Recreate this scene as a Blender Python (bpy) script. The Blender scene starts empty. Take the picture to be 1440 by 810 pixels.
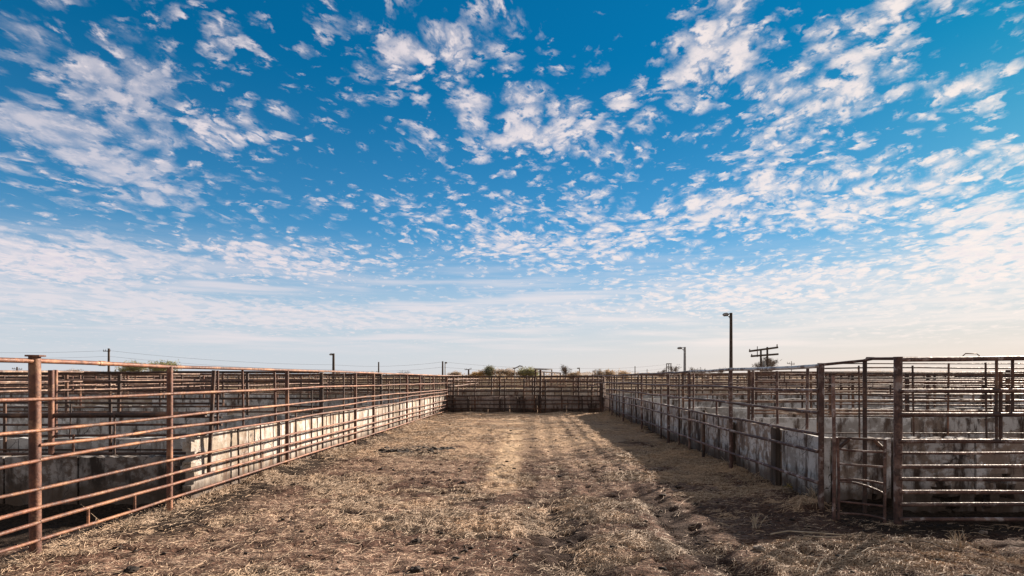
import bpy, bmesh, math, random
import numpy as np
from mathutils import Vector, Matrix, noise as mnoise

random.seed(7)
rng = np.random.default_rng(11)
SC = bpy.context.scene
COL = SC.collection
F, VX, HY, EYE = 800.0, 740.0, 531.0, 1.6     # lens in pixels of a 1440 px wide frame, vanishing point, eye height
SUN_AZ, SUN_EL = math.radians(46), math.radians(20)

def at(px, py, d):
    """ground-plan point at distance d"""
    return Vector(((px - VX) / F * d, d, EYE - (py - HY) / F * d))

# ------------------------------------------------------------------ camera
cam_d = bpy.data.cameras.new('camera')
cam = bpy.data.objects.new('camera', cam_d)
COL.objects.link(cam)
cam.location = (0, 0, EYE)
cam.rotation_euler = (math.radians(90), 0, 0)
cam_d.sensor_width = 36
cam_d.lens = 20.0
cam_d.shift_x = -(VX - 720) / 1440
cam_d.shift_y = (HY - 405) / 1440
cam_d.clip_start = 0.05
cam_d.clip_end = 9000
SC.camera = cam
SC.view_settings.view_transform = 'Standard'
SC.view_settings.look = 'None'
SC.view_settings.exposure = EXPOSURE = 1.36
SC.view_settings.gamma = 1
SC.view_settings.use_curve_mapping = False

# ------------------------------------------------------------------ node helpers
class NT:
    def __init__(self, tree):
        self.t = tree; self.n = tree.nodes; self.l = tree.links
    def new(self, typ, **kw):
        n = self.n.new(typ)
        for k, v in kw.items(): setattr(n, k, v)
        return n
    def put(self, sock, v):
        if isinstance(v, bpy.types.NodeSocket): self.l.new(v, sock)
        elif v is not None:
            try: sock.default_value = v
            except Exception: sock.default_value = (v, v, v) if not hasattr(v, '__len__') else tuple(v) + (1,)
    def m(self, op, a, b=None, c=None, clamp=False):
        n = self.new('ShaderNodeMath', operation=op, use_clamp=clamp)
        for i, v in enumerate((a, b, c)):
            if v is not None: self.put(n.inputs[i], v)
        return n.outputs[0]
    def v(self, op, a, b=None):
        n = self.new('ShaderNodeVectorMath', operation=op)
        self.put(n.inputs[0], a)
        if b is not None: self.put(n.inputs[1], b)
        return n.outputs['Value'] if op in ('DOT_PRODUCT', 'LENGTH', 'DISTANCE') else n.outputs['Vector']
    def sep(self, a):
        n = self.new('ShaderNodeSeparateXYZ'); self.put(n.inputs[0], a); return n.outputs
    def comb(self, x=0.0, y=0.0, z=0.0):
        n = self.new('ShaderNodeCombineXYZ')
        for i, v in enumerate((x, y, z)): self.put(n.inputs[i], v)
        return n.outputs[0]
    def noise(self, vec, scale, detail=4.0, rough=0.55, dist=0.0, lac=2.0):
        n = self.new('ShaderNodeTexNoise')
        self.put(n.inputs['Vector'], vec)
        n.inputs['Scale'].default_value = scale; n.inputs['Detail'].default_value = detail
        n.inputs['Roughness'].default_value = rough; n.inputs['Distortion'].default_value = dist
        n.inputs['Lacunarity'].default_value = lac
        return n.outputs['Fac']
    def voro(self, vec, scale, feature='F1', smooth=None, out='Distance'):
        n = self.new('ShaderNodeTexVoronoi', feature=feature)
        self.put(n.inputs['Vector'], vec); n.inputs['Scale'].default_value = scale
        if smooth is not None: n.inputs['Smoothness'].default_value = smooth
        return n.outputs[out]
    def ss(self, x, lo, hi, a=0.0, b=1.0):
        n = self.new('ShaderNodeMapRange', interpolation_type='SMOOTHSTEP')
        for i, v in enumerate((x, lo, hi, a, b)): self.put(n.inputs[i], v)
        return n.outputs[0]
    def lin(self, x, lo, hi, a=0.0, b=1.0):
        n = self.new('ShaderNodeMapRange')
        for i, v in enumerate((x, lo, hi, a, b)): self.put(n.inputs[i], v)
        return n.outputs[0]
    def mix(self, f, a, b, blend='MIX'):
        n = self.new('ShaderNodeMix', data_type='RGBA', blend_type=blend)
        self.put(n.inputs[0], f)
        for s, v in ((n.inputs[6], a), (n.inputs[7], b)):
            if isinstance(v, bpy.types.NodeSocket): self.l.new(v, s)
            else: s.default_value = tuple(v)[:3] + (1,)
        return n.outputs[2]
    def mapping(self, vec, loc=(0, 0, 0), rot=(0, 0, 0), scale=(1, 1, 1)):
        n = self.new('ShaderNodeMapping')
        self.put(n.inputs[0], vec)
        n.inputs[1].default_value = loc; n.inputs[2].default_value = rot; n.inputs[3].default_value = scale
        return n.outputs[0]

# ------------------------------------------------------------------ sky: Nishita air plus a sheet of altocumulus
def build_world():
    w = bpy.data.worlds.new('World'); SC.world = w; w.use_nodes = True
    nt = NT(w.node_tree); nt.n.clear()
    out = nt.new('ShaderNodeOutputWorld'); bg = nt.new('ShaderNodeBackground')
    nt.l.new(bg.outputs[0], out.inputs[0])
    sky = nt.new('ShaderNodeTexSky', sky_type='NISHITA', sun_disc=False)
    sky.sun_elevation = SUN_EL; sky.sun_rotation = SUN_AZ
    sky.altitude = 300; sky.air_density = 1.0; sky.dust_density = 0.25; sky.ozone_density = 4.0
    tc = nt.new('ShaderNodeTexCoord')
    d = nt.v('NORMALIZE', tc.outputs['Generated'])
    x, y, z = nt.sep(d)
    az = nt.m('ARCTAN2', x, y); el = nt.m('ARCSINE', z)
    ae = nt.comb(az, el, 0.0)
    # the air: richer blue overhead, as a polarising filter gives it
    deep = nt.m('POWER', nt.ss(el, -0.12, 0.52), 0.8)
    base = nt.mix(deep, SKY_LO, SKY_HI)
    sr = nt.v('MULTIPLY', sky.outputs[0], SKY_GAIN)
    soft_lum = nt.m('ADD', 1.0, nt.m('MULTIPLY', nt.v('DOT_PRODUCT', sr, (0.2, 0.5, 0.3)), SKY_ROLL))   # gentle roll-off round the sun
    sr = nt.v('DIVIDE', sr, nt.comb(soft_lum, soft_lum, soft_lum))
    skyc = nt.mix(1.0, sr, base, 'MULTIPLY')
    # cloud sheet coordinates
    zz = nt.m('ADD', nt.m('MAXIMUM', z, 0.0), 0.13)
    p = nt.comb(nt.m('DIVIDE', x, zz), nt.m('DIVIDE', y, zz), 0.0)
    def cover(items, gain=1.0):
        acc = None
        for (px, py, rx, ry, rot, wt) in items:
            a = math.atan2(px - VX, F); e = math.atan2(HY - py, math.hypot(F, px - VX))
            sa = F / (F * F + (px - VX) ** 2) * rx; se = ry / math.hypot(F, px - VX)
            # shift, turn, then squash to a unit disc
            v = nt.mapping(nt.mapping(ae, loc=(-a, -e, 0)), rot=(0, 0, -rot), scale=(1, 1, 1))
            v = nt.mapping(v, scale=(1 / sa, 1 / se, 1))
            g = nt.new('ShaderNodeTexGradient', gradient_type='SPHERICAL'); nt.put(g.inputs[0], v)
            s = nt.ss(g.outputs['Fac'], 0.0, 1.0)
            acc = nt.m('MULTIPLY_ADD', s, wt * gain, acc if acc is not None else 0.0)
        return acc
    crisp = cover(CLOUD_CRISP, 0.82)
    soft = cover(CLOUD_SOFT)
    warp = nt.noise(p, 1.6, 2.0)
    pr = nt.mapping(p, rot=(0, 0, math.radians(-28)), scale=(1.0, 0.85, 1.0))   # rows run away to the right
    pw = nt.v('ADD', pr, nt.comb(nt.m('MULTIPLY', warp, 0.22), nt.m('MULTIPLY', warp, 0.2), 0.0))
    big = nt.noise(pw, 3.4, 3.0, 0.5)
    puff = nt.noise(pw, 11.8, 7.0, 0.58)
    fine = nt.noise(pw, 38.0, 5.0, 0.6)
    cell = nt.voro(nt.v('ADD', pw, nt.comb(0, 0, nt.m('MULTIPLY', puff, 0.5))), 13.4, 'SMOOTH_F1', 0.5)
    n = nt.m('ADD', nt.m('MULTIPLY', big, 0.54), nt.m('MULTIPLY_ADD', puff, 0.75, nt.m('MULTIPLY', nt.m('SUBTRACT', fine, 0.5), 0.30)))
    n = nt.m('SUBTRACT', n, nt.m('MULTIPLY', cell, 0.60))
    f = nt.m('ADD', n, crisp)
    dens = nt.ss(f, 0.38, 0.84)
    thick = nt.ss(f, 0.66, 1.0)
    # soft veil of thinner, wider cloud on the left
    sn = nt.noise(nt.mapping(p, rot=(0, 0, math.radians(15)), scale=(1.0, 0.8, 1)), 5.0, 7.0, 0.6, 0.2)
    sf = nt.m('ADD', nt.m('ADD', nt.m('MULTIPLY', sn, 0.8), nt.m('MULTIPLY_ADD', cell, -0.3, nt.m('MULTIPLY', puff, 0.75))), soft)
    sdens = nt.ss(sf, 0.74, 1.12, 0.0, 0.74)
    # streaks near the horizon
    st = nt.noise(nt.mapping(ae, rot=(0, 0, math.radians(-1.5)), scale=(1.7, 26.0, 1)), 2.2, 5.0, 0.55, 0.3)
    band = nt.m('MULTIPLY', nt.ss(el, 0.02, 0.06), nt.ss(el, 0.24, 0.12))
    stm = nt.m('MULTIPLY', nt.ss(st, 0.40, 0.70, 0.0, 0.78), band)
    mask = nt.m('MAXIMUM', nt.m('MAXIMUM', dens, sdens), stm)
    mask = nt.m('MULTIPLY', mask, nt.ss(el, 0.015, 0.07))
    mask = nt.m('MULTIPLY', mask, 0.89)
    # unseen bright cloud added overhead and behind the viewer as neutral fill light
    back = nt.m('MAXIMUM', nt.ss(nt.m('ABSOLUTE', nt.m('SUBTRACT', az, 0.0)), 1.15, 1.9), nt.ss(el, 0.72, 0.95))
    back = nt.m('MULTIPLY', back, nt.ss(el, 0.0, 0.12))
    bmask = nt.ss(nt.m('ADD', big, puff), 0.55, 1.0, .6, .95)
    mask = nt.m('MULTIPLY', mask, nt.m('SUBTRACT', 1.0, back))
    # cloud light: bright rims, faintly lilac where thick, warmer towards the sun and the horizon
    side = nt.m('MULTIPLY', nt.ss(az, -0.5, 0.85), 1.0)
    shade = nt.m('MULTIPLY', thick, nt.ss(puff, 0.66, 0.42))
    lit = nt.mix(side, CL_LIT_L, CL_LIT_R)
    drk = nt.mix(side, CL_DRK_L, CL_DRK_R)
    cc = nt.mix(shade, lit, drk)
    haze_c = nt.mix(side, (3.95, 3.95, 4.4), (5.5, 4.4, 4.0))
    skyc = nt.mix(nt.ss(el, 0.26, 0.0, 0.0, 0.85), skyc, haze_c)
    col = nt.mix(mask, skyc, cc)
    col = nt.mix(nt.m('MULTIPLY', back, bmask), col, nt.mix(nt.ss(el, .25, .6), BACK_FILL, TOP_FILL))
    # below the horizon: earth colour
    col = nt.mix(nt.ss(z, -0.02, 0.0), (0.9, 0.7, 0.5), col)
    nt.l.new(col, bg.inputs[0]); bg.inputs[1].default_value = SKY_STRENGTH
    w.cycles.sampling_method = 'MANUAL'; w.cycles.sample_map_resolution = 512

BACK_FILL = (4.2, 3.9, 3.8); TOP_FILL = (1.6, 1.5, 1.45)  # fill colours for the added cloud outside the view
SKY_STRENGTH = 0.067
SKY_LO = (0.90, 1.20, 1.24); SKY_HI = (0.010, 0.53, 0.66); SKY_GAIN = (1.35, 1.35, 1.35); SKY_ROLL = 0.16
CL_LIT_L = (5.2, 4.6, 4.65); CL_LIT_R = (6.2, 5.4, 4.95)
CL_DRK_L = (3.8, 3.7, 4.3); CL_DRK_R = (5.2, 4.7, 4.8)
# px, py, half-width, half-height, turn, weight
CLOUD_CRISP = [
    (660, 130, 190, 130, 0, .14), (800, 180, 170, 110, 0, .18), (1010, 80, 170, 120, .3, .30), (1160, 150, 190, 80, .2, .34),
    (1260, 15, 200, 60, .2, .40), (1060, 270, 230, 80, .15, .34), (1240, 280, 260, 75, .2, .40), (1420, 330, 230, 130, .15, .46),
    (1080, 405, 480, 55, .05, .40), (410, 365, 230, 50, 0, .46), (80, 370, 260, 55, 0, .50), (520, 285, 120, 40, 0, .14),
    (350, 185, 150, 60, 0, .26), (180, 110, 170, 90, 0, .16), (110, 215, 170, 60, 0, .18), (700, 190, 120, 50, 0, .16), (320, 60, 130, 60, .1, .12), (790, 335, 300, 80, 0, .34), (1380, 110, 150, 60, .3, .20), (540, 75, 160, 80, 0, .18), (500, 285, 130, 40, 0, .16),
    (450, 230, 150, 240, 0, -.13), (1370, 60, 90, 60, .3, -.3), (640, 430, 300, 30, 0, -.15), (900, 30, 90, 70, 0, -.2), (900, 290, 90, 50, 0, -.10),
    (1330, 200, 110, 35, .2, -.12), (1010, 480, 600, 40, 0, -.2)]
CLOUD_SOFT = [
    (150, 90, 300, 180, 0, .22), (120, 220, 280, 150, 0, .26), (330, 280, 240, 90, 0, .12), (90, 365, 400, 75, 0, .42), (410, 370, 260, 55, 0, .30), (300, 440, 640, 42, 0, .44),
    (780, 435, 420, 50, 0, .3), (1300, 410, 520, 120, 0, .36), (700, 200, 200, 120, 0, .05), (900, 200, 500, 200, 0, -.15), (480, 150, 150, 150, 0, -.1)]
# ------------------------------------------------------------------ materials (all from world position, so copies differ)
def mat(name):
    m = bpy.data.materials.new(name); m.use_nodes = True
    nt = NT(m.node_tree)
    b = nt.n.get('Principled BSDF')
    pos = nt.new('ShaderNodeNewGeometry').outputs['Position']
    rnd = nt.new('ShaderNodeObjectInfo').outputs['Random']
    return m, nt, b, pos, rnd
def bump(nt, b, h, strength=0.5, dist=0.01):
    n = nt.new('ShaderNodeBump'); n.inputs['Strength'].default_value = strength; n.inputs['Distance'].default_value = dist
    nt.put(n.inputs['Height'], h); nt.l.new(n.outputs[0], b.inputs['Normal'])

def rust_mat(name, dark, mid, bright, paint=None, paint_amt=0.0, rough=0.62):
    m, nt, b, pos, rnd = mat(name)
    a = nt.noise(pos, 2.3, 5, 0.6); f = nt.noise(pos, 38, 4, 0.65); g = nt.noise(pos, 9, 5, 0.6)
    c = nt.mix(nt.ss(nt.m('ADD', nt.m('MULTIPLY', g, 0.6), nt.m('MULTIPLY', f, 0.4)), 0.36, 0.62), dark, mid)
    c = nt.mix(nt.ss(nt.m('ADD', a, nt.m('MULTIPLY', f, 0.25)), 0.60, 0.80), c, bright)
    if paint:
        c = nt.mix(nt.ss(nt.m('ADD', g, nt.m('MULTIPLY', a, 0.5)), 0.92 - paint_amt, 1.0 - paint_amt), c, paint)
    st = nt.noise(nt.v('ADD', pos, nt.comb(nt.m('MULTIPLY', rnd, 19.0), 0, 0)), 5.0, 6, .7)
    c = nt.mix(nt.ss(st, .53, .62, 0, .9), c, dark)
    c = nt.mix(nt.ss(st, .44, .34, 0, .75), c, tuple(min(1, q * k) for q, k in zip(bright, (1.05, 1.25, 1.35))))
    br = nt.lin(rnd, 0, 1, 0.7, 1.2)
    c = nt.mix(1.0, c, nt.comb(br, br, br), 'MULTIPLY')
    nt.l.new(c, b.inputs['Base Color'])
    nt.put(b.inputs['Roughness'], nt.lin(f, 0.3, 0.7, rough - 0.14, rough + 0.18))
    b.inputs['Metallic'].default_value = 0.15
    bump(nt, b, nt.m('ADD', f, nt.m('MULTIPLY', st, 1.5)), 0.6, 0.006)
    return m
RUST_L = rust_mat('rust_orange', (.085, .038, .026), (.20, .082, .048), (.34, .165, .085))
RUST_P = rust_mat('rust_post', (.07, .032, .024), (.145, .062, .042), (.28, .14, .08))
RUST_R = rust_mat('rust_brown', (.055, .030, .026), (.13, .068, .055), (.25, .16, .13), (.36, .31, .30), 0.10)  # greyed rust: the shade on the right-hand pipes is put into the colour
RUST_G = rust_mat('galvanized_worn', (.12, .085, .075), (.26, .22, .21), (.42, .42, .44), (.50, .52, .54), 0.22, 0.5)
RUST_D = rust_mat('rust_dark', (.030, .019, .016), (.075, .042, .033), (.17, .085, .05))
RUST_M = rust_mat('rust_far', (.07, .04, .03), (.20, .11, .08), (.33, .21, .145), (.44, .36, .30), 0.08)

def concrete_mat(name, base, pale, stain, white=0.0, dark_amt=0.0):
    m, nt, b, pos, rnd = mat(name)
    off = nt.m('MULTIPLY', rnd, 37.0)
    p = nt.v('ADD', pos, nt.comb(off, off, nt.m('MULTIPLY', rnd, 5.0)))
    x, y, z = nt.sep(pos)
    broad = nt.noise(p, 1.4, 4, 0.6); mid = nt.noise(p, 6.5, 6, 0.65); fine = nt.noise(p, 60, 4, 0.6)
    c = nt.mix(nt.ss(nt.m('ADD', broad, nt.m('MULTIPLY', mid, 0.5)), 0.55, 0.95), base, pale)
    # whitewash that is coming off in patches
    c = nt.mix(nt.m('MULTIPLY', nt.ss(nt.m('ADD', mid, nt.m('MULTIPLY', broad, 0.6)), 0.74, 0.86), white), c, (.68, .69, .70))
    # runs of rust and dirt down the face
    run = nt.noise(nt.mapping(p, scale=(5, 5, 1.3)), 1.0, 6, 0.65)
    low = nt.ss(z, 0.55, 0.0)
    c = nt.mix(nt.ss(nt.m('ADD', run, nt.m('MULTIPLY', low, 0.06)), 0.56 - dark_amt, 0.72 - dark_amt), c, stain)
    # splash of mud along the foot, ragged upper edge
    mud = nt.m('ADD', nt.m('MULTIPLY', mid, 0.34), nt.m('SUBTRACT', 0.22, z))
    c = nt.mix(nt.ss(mud, 0.12, 0.30, 0, .85), c, (.075, .05, .035))
    # cracks
    cr = nt.voro(nt.v('ADD', p, nt.comb(nt.m('MULTIPLY', mid, .3), nt.m('MULTIPLY', broad, .3), nt.m('MULTIPLY', mid, .25))), 2.0, 'DISTANCE_TO_EDGE')
    c = nt.mix(nt.m('MULTIPLY', nt.ss(cr, 0.012, 0.002), nt.ss(broad, 0.42, 0.55)), c, (.05, .04, .035))
    br = nt.lin(rnd, 0, 1, 0.66, 1.16)
    c = nt.mix(1.0, c, nt.comb(br, br, br), 'MULTIPLY')
    c = nt.mix(nt.m('MULTIPLY', nt.ss(fine, .42, .3), .5), c, (.1, .08, .065))
    nt.l.new(c, b.inputs['Base Color'])
    b.inputs['Roughness'].default_value = 0.9
    bump(nt, b, nt.m('ADD', nt.m('MULTIPLY', mid, 1.0), nt.m('MULTIPLY', fine, 0.25)), 0.6, 0.02)
    return m
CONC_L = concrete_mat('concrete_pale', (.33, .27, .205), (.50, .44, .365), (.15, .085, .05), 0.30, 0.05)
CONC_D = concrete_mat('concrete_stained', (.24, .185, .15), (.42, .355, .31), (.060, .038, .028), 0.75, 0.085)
CONC_B = concrete_mat('concrete_whitewashed', (.34, .325, .31), (.54, .53, .52), (.10, .07, .055), 0.85, 0.06)
CONC_M = concrete_mat('concrete_shade_dark', (.085, .062, .050), (.17, .135, .115), (.035, .025, .02), 0.25, 0.07)  # heavily stained, and darkened to paint in the shade on the low left wall
CONC_E = concrete_mat('concrete_end', (.25, .195, .175), (.38, .32, .295), (.06, .04, .035), 0.1, 0.05)

def plain(name, base, alt, scale=3.0, rough=0.85, metal=0.0, stretch=(1, 1, 1)):
    m, nt, b, pos, rnd = mat(name)
    n = nt.noise(nt.mapping(pos, scale=stretch), scale, 5, 0.6)
    c = nt.mix(nt.ss(n, 0.35, 0.65), base, alt)
    nt.l.new(c, b.inputs['Base Color']); b.inputs['Roughness'].default_value = rough; b.inputs['Metallic'].default_value = metal
    return m
WOOD = plain('weathered_wood', (.045, .032, .025), (.10, .075, .06), 2.0, .9, 0, (6, 6, .6))
STEEL = plain('dull_steel', (.22, .22, .22), (.34, .34, .34), 5.0, .5, .5)
WIRE = plain('wire', (.05, .05, .05), (.09, .09, .09), 1.0, .6)
SHEET = plain('rusted_sheet', (.085, .048, .036), (.19, .12, .095), 1.2, .7, .1, (3, 3, .5))
SHEETG = plain('dark_grey_sheet', (.055, .048, .05), (.11, .10, .10), 1.2, .6, .2, (4, 4, .4))
ROOFW = plain('pale_roof', (.52, .52, .52), (.66, .66, .65), 1.0, .5)
DUNG = plain('dark_dung', (.009, .006, .005), (.032, .021, .015), 14.0, .95)
STICK = plain('bleached_stick', (.30, .23, .16), (.48, .40, .30), 12.0, .8)
STONE = plain('stone', (.12, .09, .07), (.26, .21, .17), 18.0, .9)
WEEDY = plain('yellow_weed', (.26, .20, .05), (.40, .31, .09), 20.0, .8)
BARK = plain('bark', (.07, .052, .04), (.13, .10, .08), 6.0, .9)
def leaf_mat(name, a, c2):
    m, nt, b, pos, rnd = mat(name)
    n = nt.noise(pos, 0.9, 3, .6); n2 = nt.noise(pos, 6.0, 2, .6)
    c = nt.mix(nt.ss(nt.m('ADD', nt.m('MULTIPLY', n, .6), nt.m('MULTIPLY', n2, .4)), .38, .62), a, c2)
    nt.l.new(c, b.inputs['Base Color']); b.inputs['Roughness'].default_value = .7
    tr = nt.new('ShaderNodeBsdfTranslucent'); nt.l.new(c, tr.inputs[0]); mx = nt.new('ShaderNodeMixShader'); mx.inputs[0].default_value = .4
    nt.l.new(b.outputs[0], mx.inputs[1]); nt.l.new(tr.outputs[0], mx.inputs[2]); nt.l.new(mx.outputs[0], nt.n['Material Output'].inputs[0])
    return m
LEAF_OLIVE = leaf_mat('leaf_olive', (.19, .19, .085), (.36, .34, .17))
LEAF_DARK = leaf_mat('leaf_dark', (.13, .14, .09), (.2, .2, .13))
LEAF_TAN = leaf_mat('leaf_tan', (.30, .22, .15), (.46, .35, .24))
LEAF_GOLD = leaf_mat('leaf_gold', (.38, .23, .08), (.55, .36, .14))
TWIG = plain('grey_twig', (.12, .095, .08), (.22, .18, .15), 4.0, .9)

def straw_mat():
    m, nt, b, pos, rnd = mat('straw')
    n = nt.noise(pos, 1.1, 4, .6); n2 = nt.noise(pos, 30.0, 2, .5)
    c = nt.mix(nt.ss(n2, .35, .65), (.215, .14, .09), (.70, .555, .405))
    c = nt.mix(nt.ss(n, .42, .68), c, (.60, .43, .285))
    c = nt.mix(nt.ss(n2, .58, .66), c, (.11, .062, .04))
    nt.l.new(c, b.inputs['Base Color']); b.inputs['Roughness'].default_value = .75
    return m
STRAW = straw_mat()

def ground_mat():
    m, nt, b, pos, rnd = mat('dirt_and_straw')
    x, y, z = nt.sep(pos)
    warp = nt.noise(pos, 1.3, 3, .5)
    # litter of trampled straw: short crossed fibres at several scales
    fib = None
    for k, (rot, s) in enumerate(((0.35, 46), (-0.5, 40), (1.35, 52), (0.0, 30))):
        q = nt.mapping(pos, rot=(0, 0, rot), scale=(0.16, 1.0, 1.0), loc=(k * 3.1, k * 1.7, 0))
        q = nt.v('ADD', q, nt.comb(0, nt.m('MULTIPLY', nt.noise(pos, 7.0, 2), 0.09), 0))
        f = nt.ss(nt.noise(q, s, 2, .5), 0.55, 0.68)
        fib = f if fib is None else nt.m('MAXIMUM', fib, f)
    patch = nt.noise(pos, 0.55, 6, .62)
    patch2 = nt.noise(nt.mapping(pos, scale=(.55, 1.4, 1)), 1.9, 6, .66)
    clod = nt.noise(pos, 26, 5, .65)
    far = nt.ss(y, 8.5, 15.0)
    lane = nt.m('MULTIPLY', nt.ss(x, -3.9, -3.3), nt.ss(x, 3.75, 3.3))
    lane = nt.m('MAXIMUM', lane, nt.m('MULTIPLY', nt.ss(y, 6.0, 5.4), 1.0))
    soil = nt.mix(nt.ss(clod, .36, .62), (.055, .030, .022), (.165, .094, .067))
    soil = nt.mix(nt.ss(patch2, .54, .70), soil, (.26, .16, .115))
    soil = nt.mix(nt.m('MULTIPLY', nt.ss(patch2, .45, .32), .8), soil, (.035, .021, .015))
    amt = nt.m('ADD', nt.m('ADD', nt.m('MULTIPLY', patch, 1.0), nt.m('MULTIPLY', patch2, .8)), nt.m('MULTIPLY', far, .14))
    cov = nt.ss(amt, .80, 1.02)
    str_c = nt.mix(nt.ss(nt.noise(pos, 60, 3, .6), .35, .65), (.26, .17, .12), (.62, .46, .345))
    str_c = nt.mix(nt.m('MULTIPLY', far, .55), str_c, (.74, .52, .31))  # golden sheen of the sunlit far lane put into the straw colour
    c = nt.mix(nt.m('MULTIPLY', cov, nt.m('MAXIMUM', fib, nt.m('MULTIPLY', far, .55))), soil, str_c)
    c = nt.mix(nt.ss(nt.noise(nt.mapping(pos, scale=(.45, 1.1, 1)), .75, 6, .7), .54, .64, 0, .68), c, (.055, .031, .021))
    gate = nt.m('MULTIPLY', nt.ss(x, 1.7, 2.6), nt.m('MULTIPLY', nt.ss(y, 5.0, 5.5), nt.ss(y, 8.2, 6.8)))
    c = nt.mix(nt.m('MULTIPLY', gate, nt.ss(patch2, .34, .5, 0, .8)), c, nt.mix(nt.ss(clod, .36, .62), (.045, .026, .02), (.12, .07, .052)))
    # wheel tracks: bare damp earth
    for (cx, w0, y0, y1, k) in ((.33, .34, 3.0, 9.0, .95), (1.68, .22, 3.0, 9.0, .85), (-.38, .26, 7.5, 25.5, -.75)):
        dx = nt.m('ABSOLUTE', nt.m('SUBTRACT', nt.m('ADD', x, nt.m('MULTIPLY', nt.m('SUBTRACT', warp, .5), .5)), cx))
        t = nt.m('MULTIPLY', nt.ss(dx, w0 * 1.5, w0 * .4), nt.m('MULTIPLY', nt.ss(y, y0, y0 + 1.2), nt.ss(y, y1, y1 - 2.2)))
        t = nt.m('MULTIPLY', t, nt.ss(nt.m('ADD', patch2, nt.m('MULTIPLY', clod, .3)), .40, .58) if k > 0 else 1.0)
        c = nt.mix(nt.m('MULTIPLY', t, abs(k)), c, (.038, .022, .016) if k > 0 else (.66, .48, .31))
    # the pens: churned dung, darkened further to paint the shade there, with pale dry crust further off
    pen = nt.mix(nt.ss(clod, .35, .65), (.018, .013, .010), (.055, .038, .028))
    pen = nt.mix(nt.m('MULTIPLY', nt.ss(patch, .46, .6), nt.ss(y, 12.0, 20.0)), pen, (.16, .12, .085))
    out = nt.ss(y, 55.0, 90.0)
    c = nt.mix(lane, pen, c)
    c = nt.mix(out, c, nt.mix(patch, (.19, .14, .09), (.30, .23, .14)))
    nt.l.new(c, b.inputs['Base Color']); b.inputs['Roughness'].default_value = .95
    b.inputs['Specular IOR Level'].default_value = .15
    h = nt.m('ADD', nt.m('MULTIPLY', clod, .8), nt.m('ADD', nt.m('MULTIPLY', fib, .35), nt.m('MULTIPLY', nt.noise(pos, 9, 4, .6), 1.6)))
    bump(nt, b, h, .9, .035)
    return m
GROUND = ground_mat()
# ------------------------------------------------------------------ mesh building
class MB:
    def __init__(self): self.v = []; self.f = []
    def add(self, vs, fs):
        o = len(self.v); self.v += [tuple(p) for p in vs]; self.f += [tuple(i + o for i in q) for q in fs]
    def tube(self, pts, r, n=8, caps=True):
        pts = [Vector(p) for p in pts]; k = len(pts)
        rs = r if hasattr(r, '__len__') else [r] * k
        vs = []; fs = []
        ref = None
        for i, p in enumerate(pts):
            t = (pts[min(i + 1, k - 1)] - pts[max(i - 1, 0)]).normalized()
            if ref is None: ref = Vector((0, 0, 1)) if abs(t.z) < .9 else Vector((1, 0, 0))
            a = (ref - t * ref.dot(t)).normalized(); b = t.cross(a); ref = a
            for j in range(n):
                w = 2 * math.pi * j / n
                vs.append(p + (a * math.cos(w) + b * math.sin(w)) * rs[i])
        for i in range(k - 1):
            for j in range(n):
                fs.append((i * n + j, i * n + (j + 1) % n, (i + 1) * n + (j + 1) % n, (i + 1) * n + j))
        if caps:
            o = len(vs); vs += vs[:n]; fs.append(tuple(o + j for j in reversed(range(n))))
            o = len(vs); vs += vs[(k - 1) * n:k * n]; fs.append(tuple(o + j for j in range(n)))
        self.add(vs, fs)
    def box(self, lo, hi, M=None):
        (x0, y0, z0), (x1, y1, z1) = lo, hi
        vs = [Vector(p) for p in ((x0, y0, z0), (x1, y0, z0), (x1, y1, z0), (x0, y1, z0), (x0, y0, z1), (x1, y0, z1), (x1, y1, z1), (x0, y1, z1))]
        if M: vs = [M @ p for p in vs]
        self.add(vs, [(0, 3, 2, 1), (4, 5, 6, 7), (0, 1, 5, 4), (1, 2, 6, 5), (2, 3, 7, 6), (3, 0, 4, 7)])
    def build(self, name, m, parent=None, smooth=False):
        me = bpy.data.meshes.new(name); me.from_pydata(self.v, [], self.f)
        me.materials.append(m)
        if smooth: me.polygons.foreach_set('use_smooth', [len(q) == 4 for q in self.f])
        me.update()
        o = bpy.data.objects.new(name, me); COL.objects.link(o)
        if parent:
            o.parent = parent
            if parent.type == 'EMPTY': o.location = -parent.location      # vertices are in scene metres, the thing's origin is at its base
        return o
def tag(o, label=None, cat=None, group=None, kind=None):
    if label: o['label'] = label
    if cat: o['category'] = cat
    if group: o['group'] = group
    if kind: o['kind'] = kind
    return o
def empty(name, label, cat, group=None, loc=(0, 0, 0)):
    o = bpy.data.objects.new(name, None); COL.objects.link(o); o.location = loc; o.empty_display_size = .2
    return tag(o, label, cat, group)
def place(o, p, rz=0, s=(1, 1, 1)):
    o.location = p; o.rotation_euler = (0, 0, rz); o.scale = s; return o
def hsh(ix, iy, s):
    h = (ix * 374761393 + iy * 668265263 + s * 2246822519) & 0xffffffff
    h = ((h ^ (h >> 13)) * 1274126177) & 0xffffffff
    return ((h ^ (h >> 16)) & 0xffff) / 65535.0
def vnoise(x, y, s=0):
    ix = np.floor(x).astype(np.int64); iy = np.floor(y).astype(np.int64)
    fx = x - ix; fy = y - iy; fx = fx * fx * (3 - 2 * fx); fy = fy * fy * (3 - 2 * fy)
    return (hsh(ix, iy, s) * (1 - fx) + hsh(ix + 1, iy, s) * fx) * (1 - fy) + (hsh(ix, iy + 1, s) * (1 - fx) + hsh(ix + 1, iy + 1, s) * fx) * fy
def fbm(x, y, s=0, n=4, rough=.5):
    a = 1; t = 0; w = 0
    for k in range(n):
        t = t + a * vnoise(x * 2 ** k + 17.3 * k, y * 2 ** k + 9.1 * k, s + k); w += a; a *= rough
    return t / w
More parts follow.
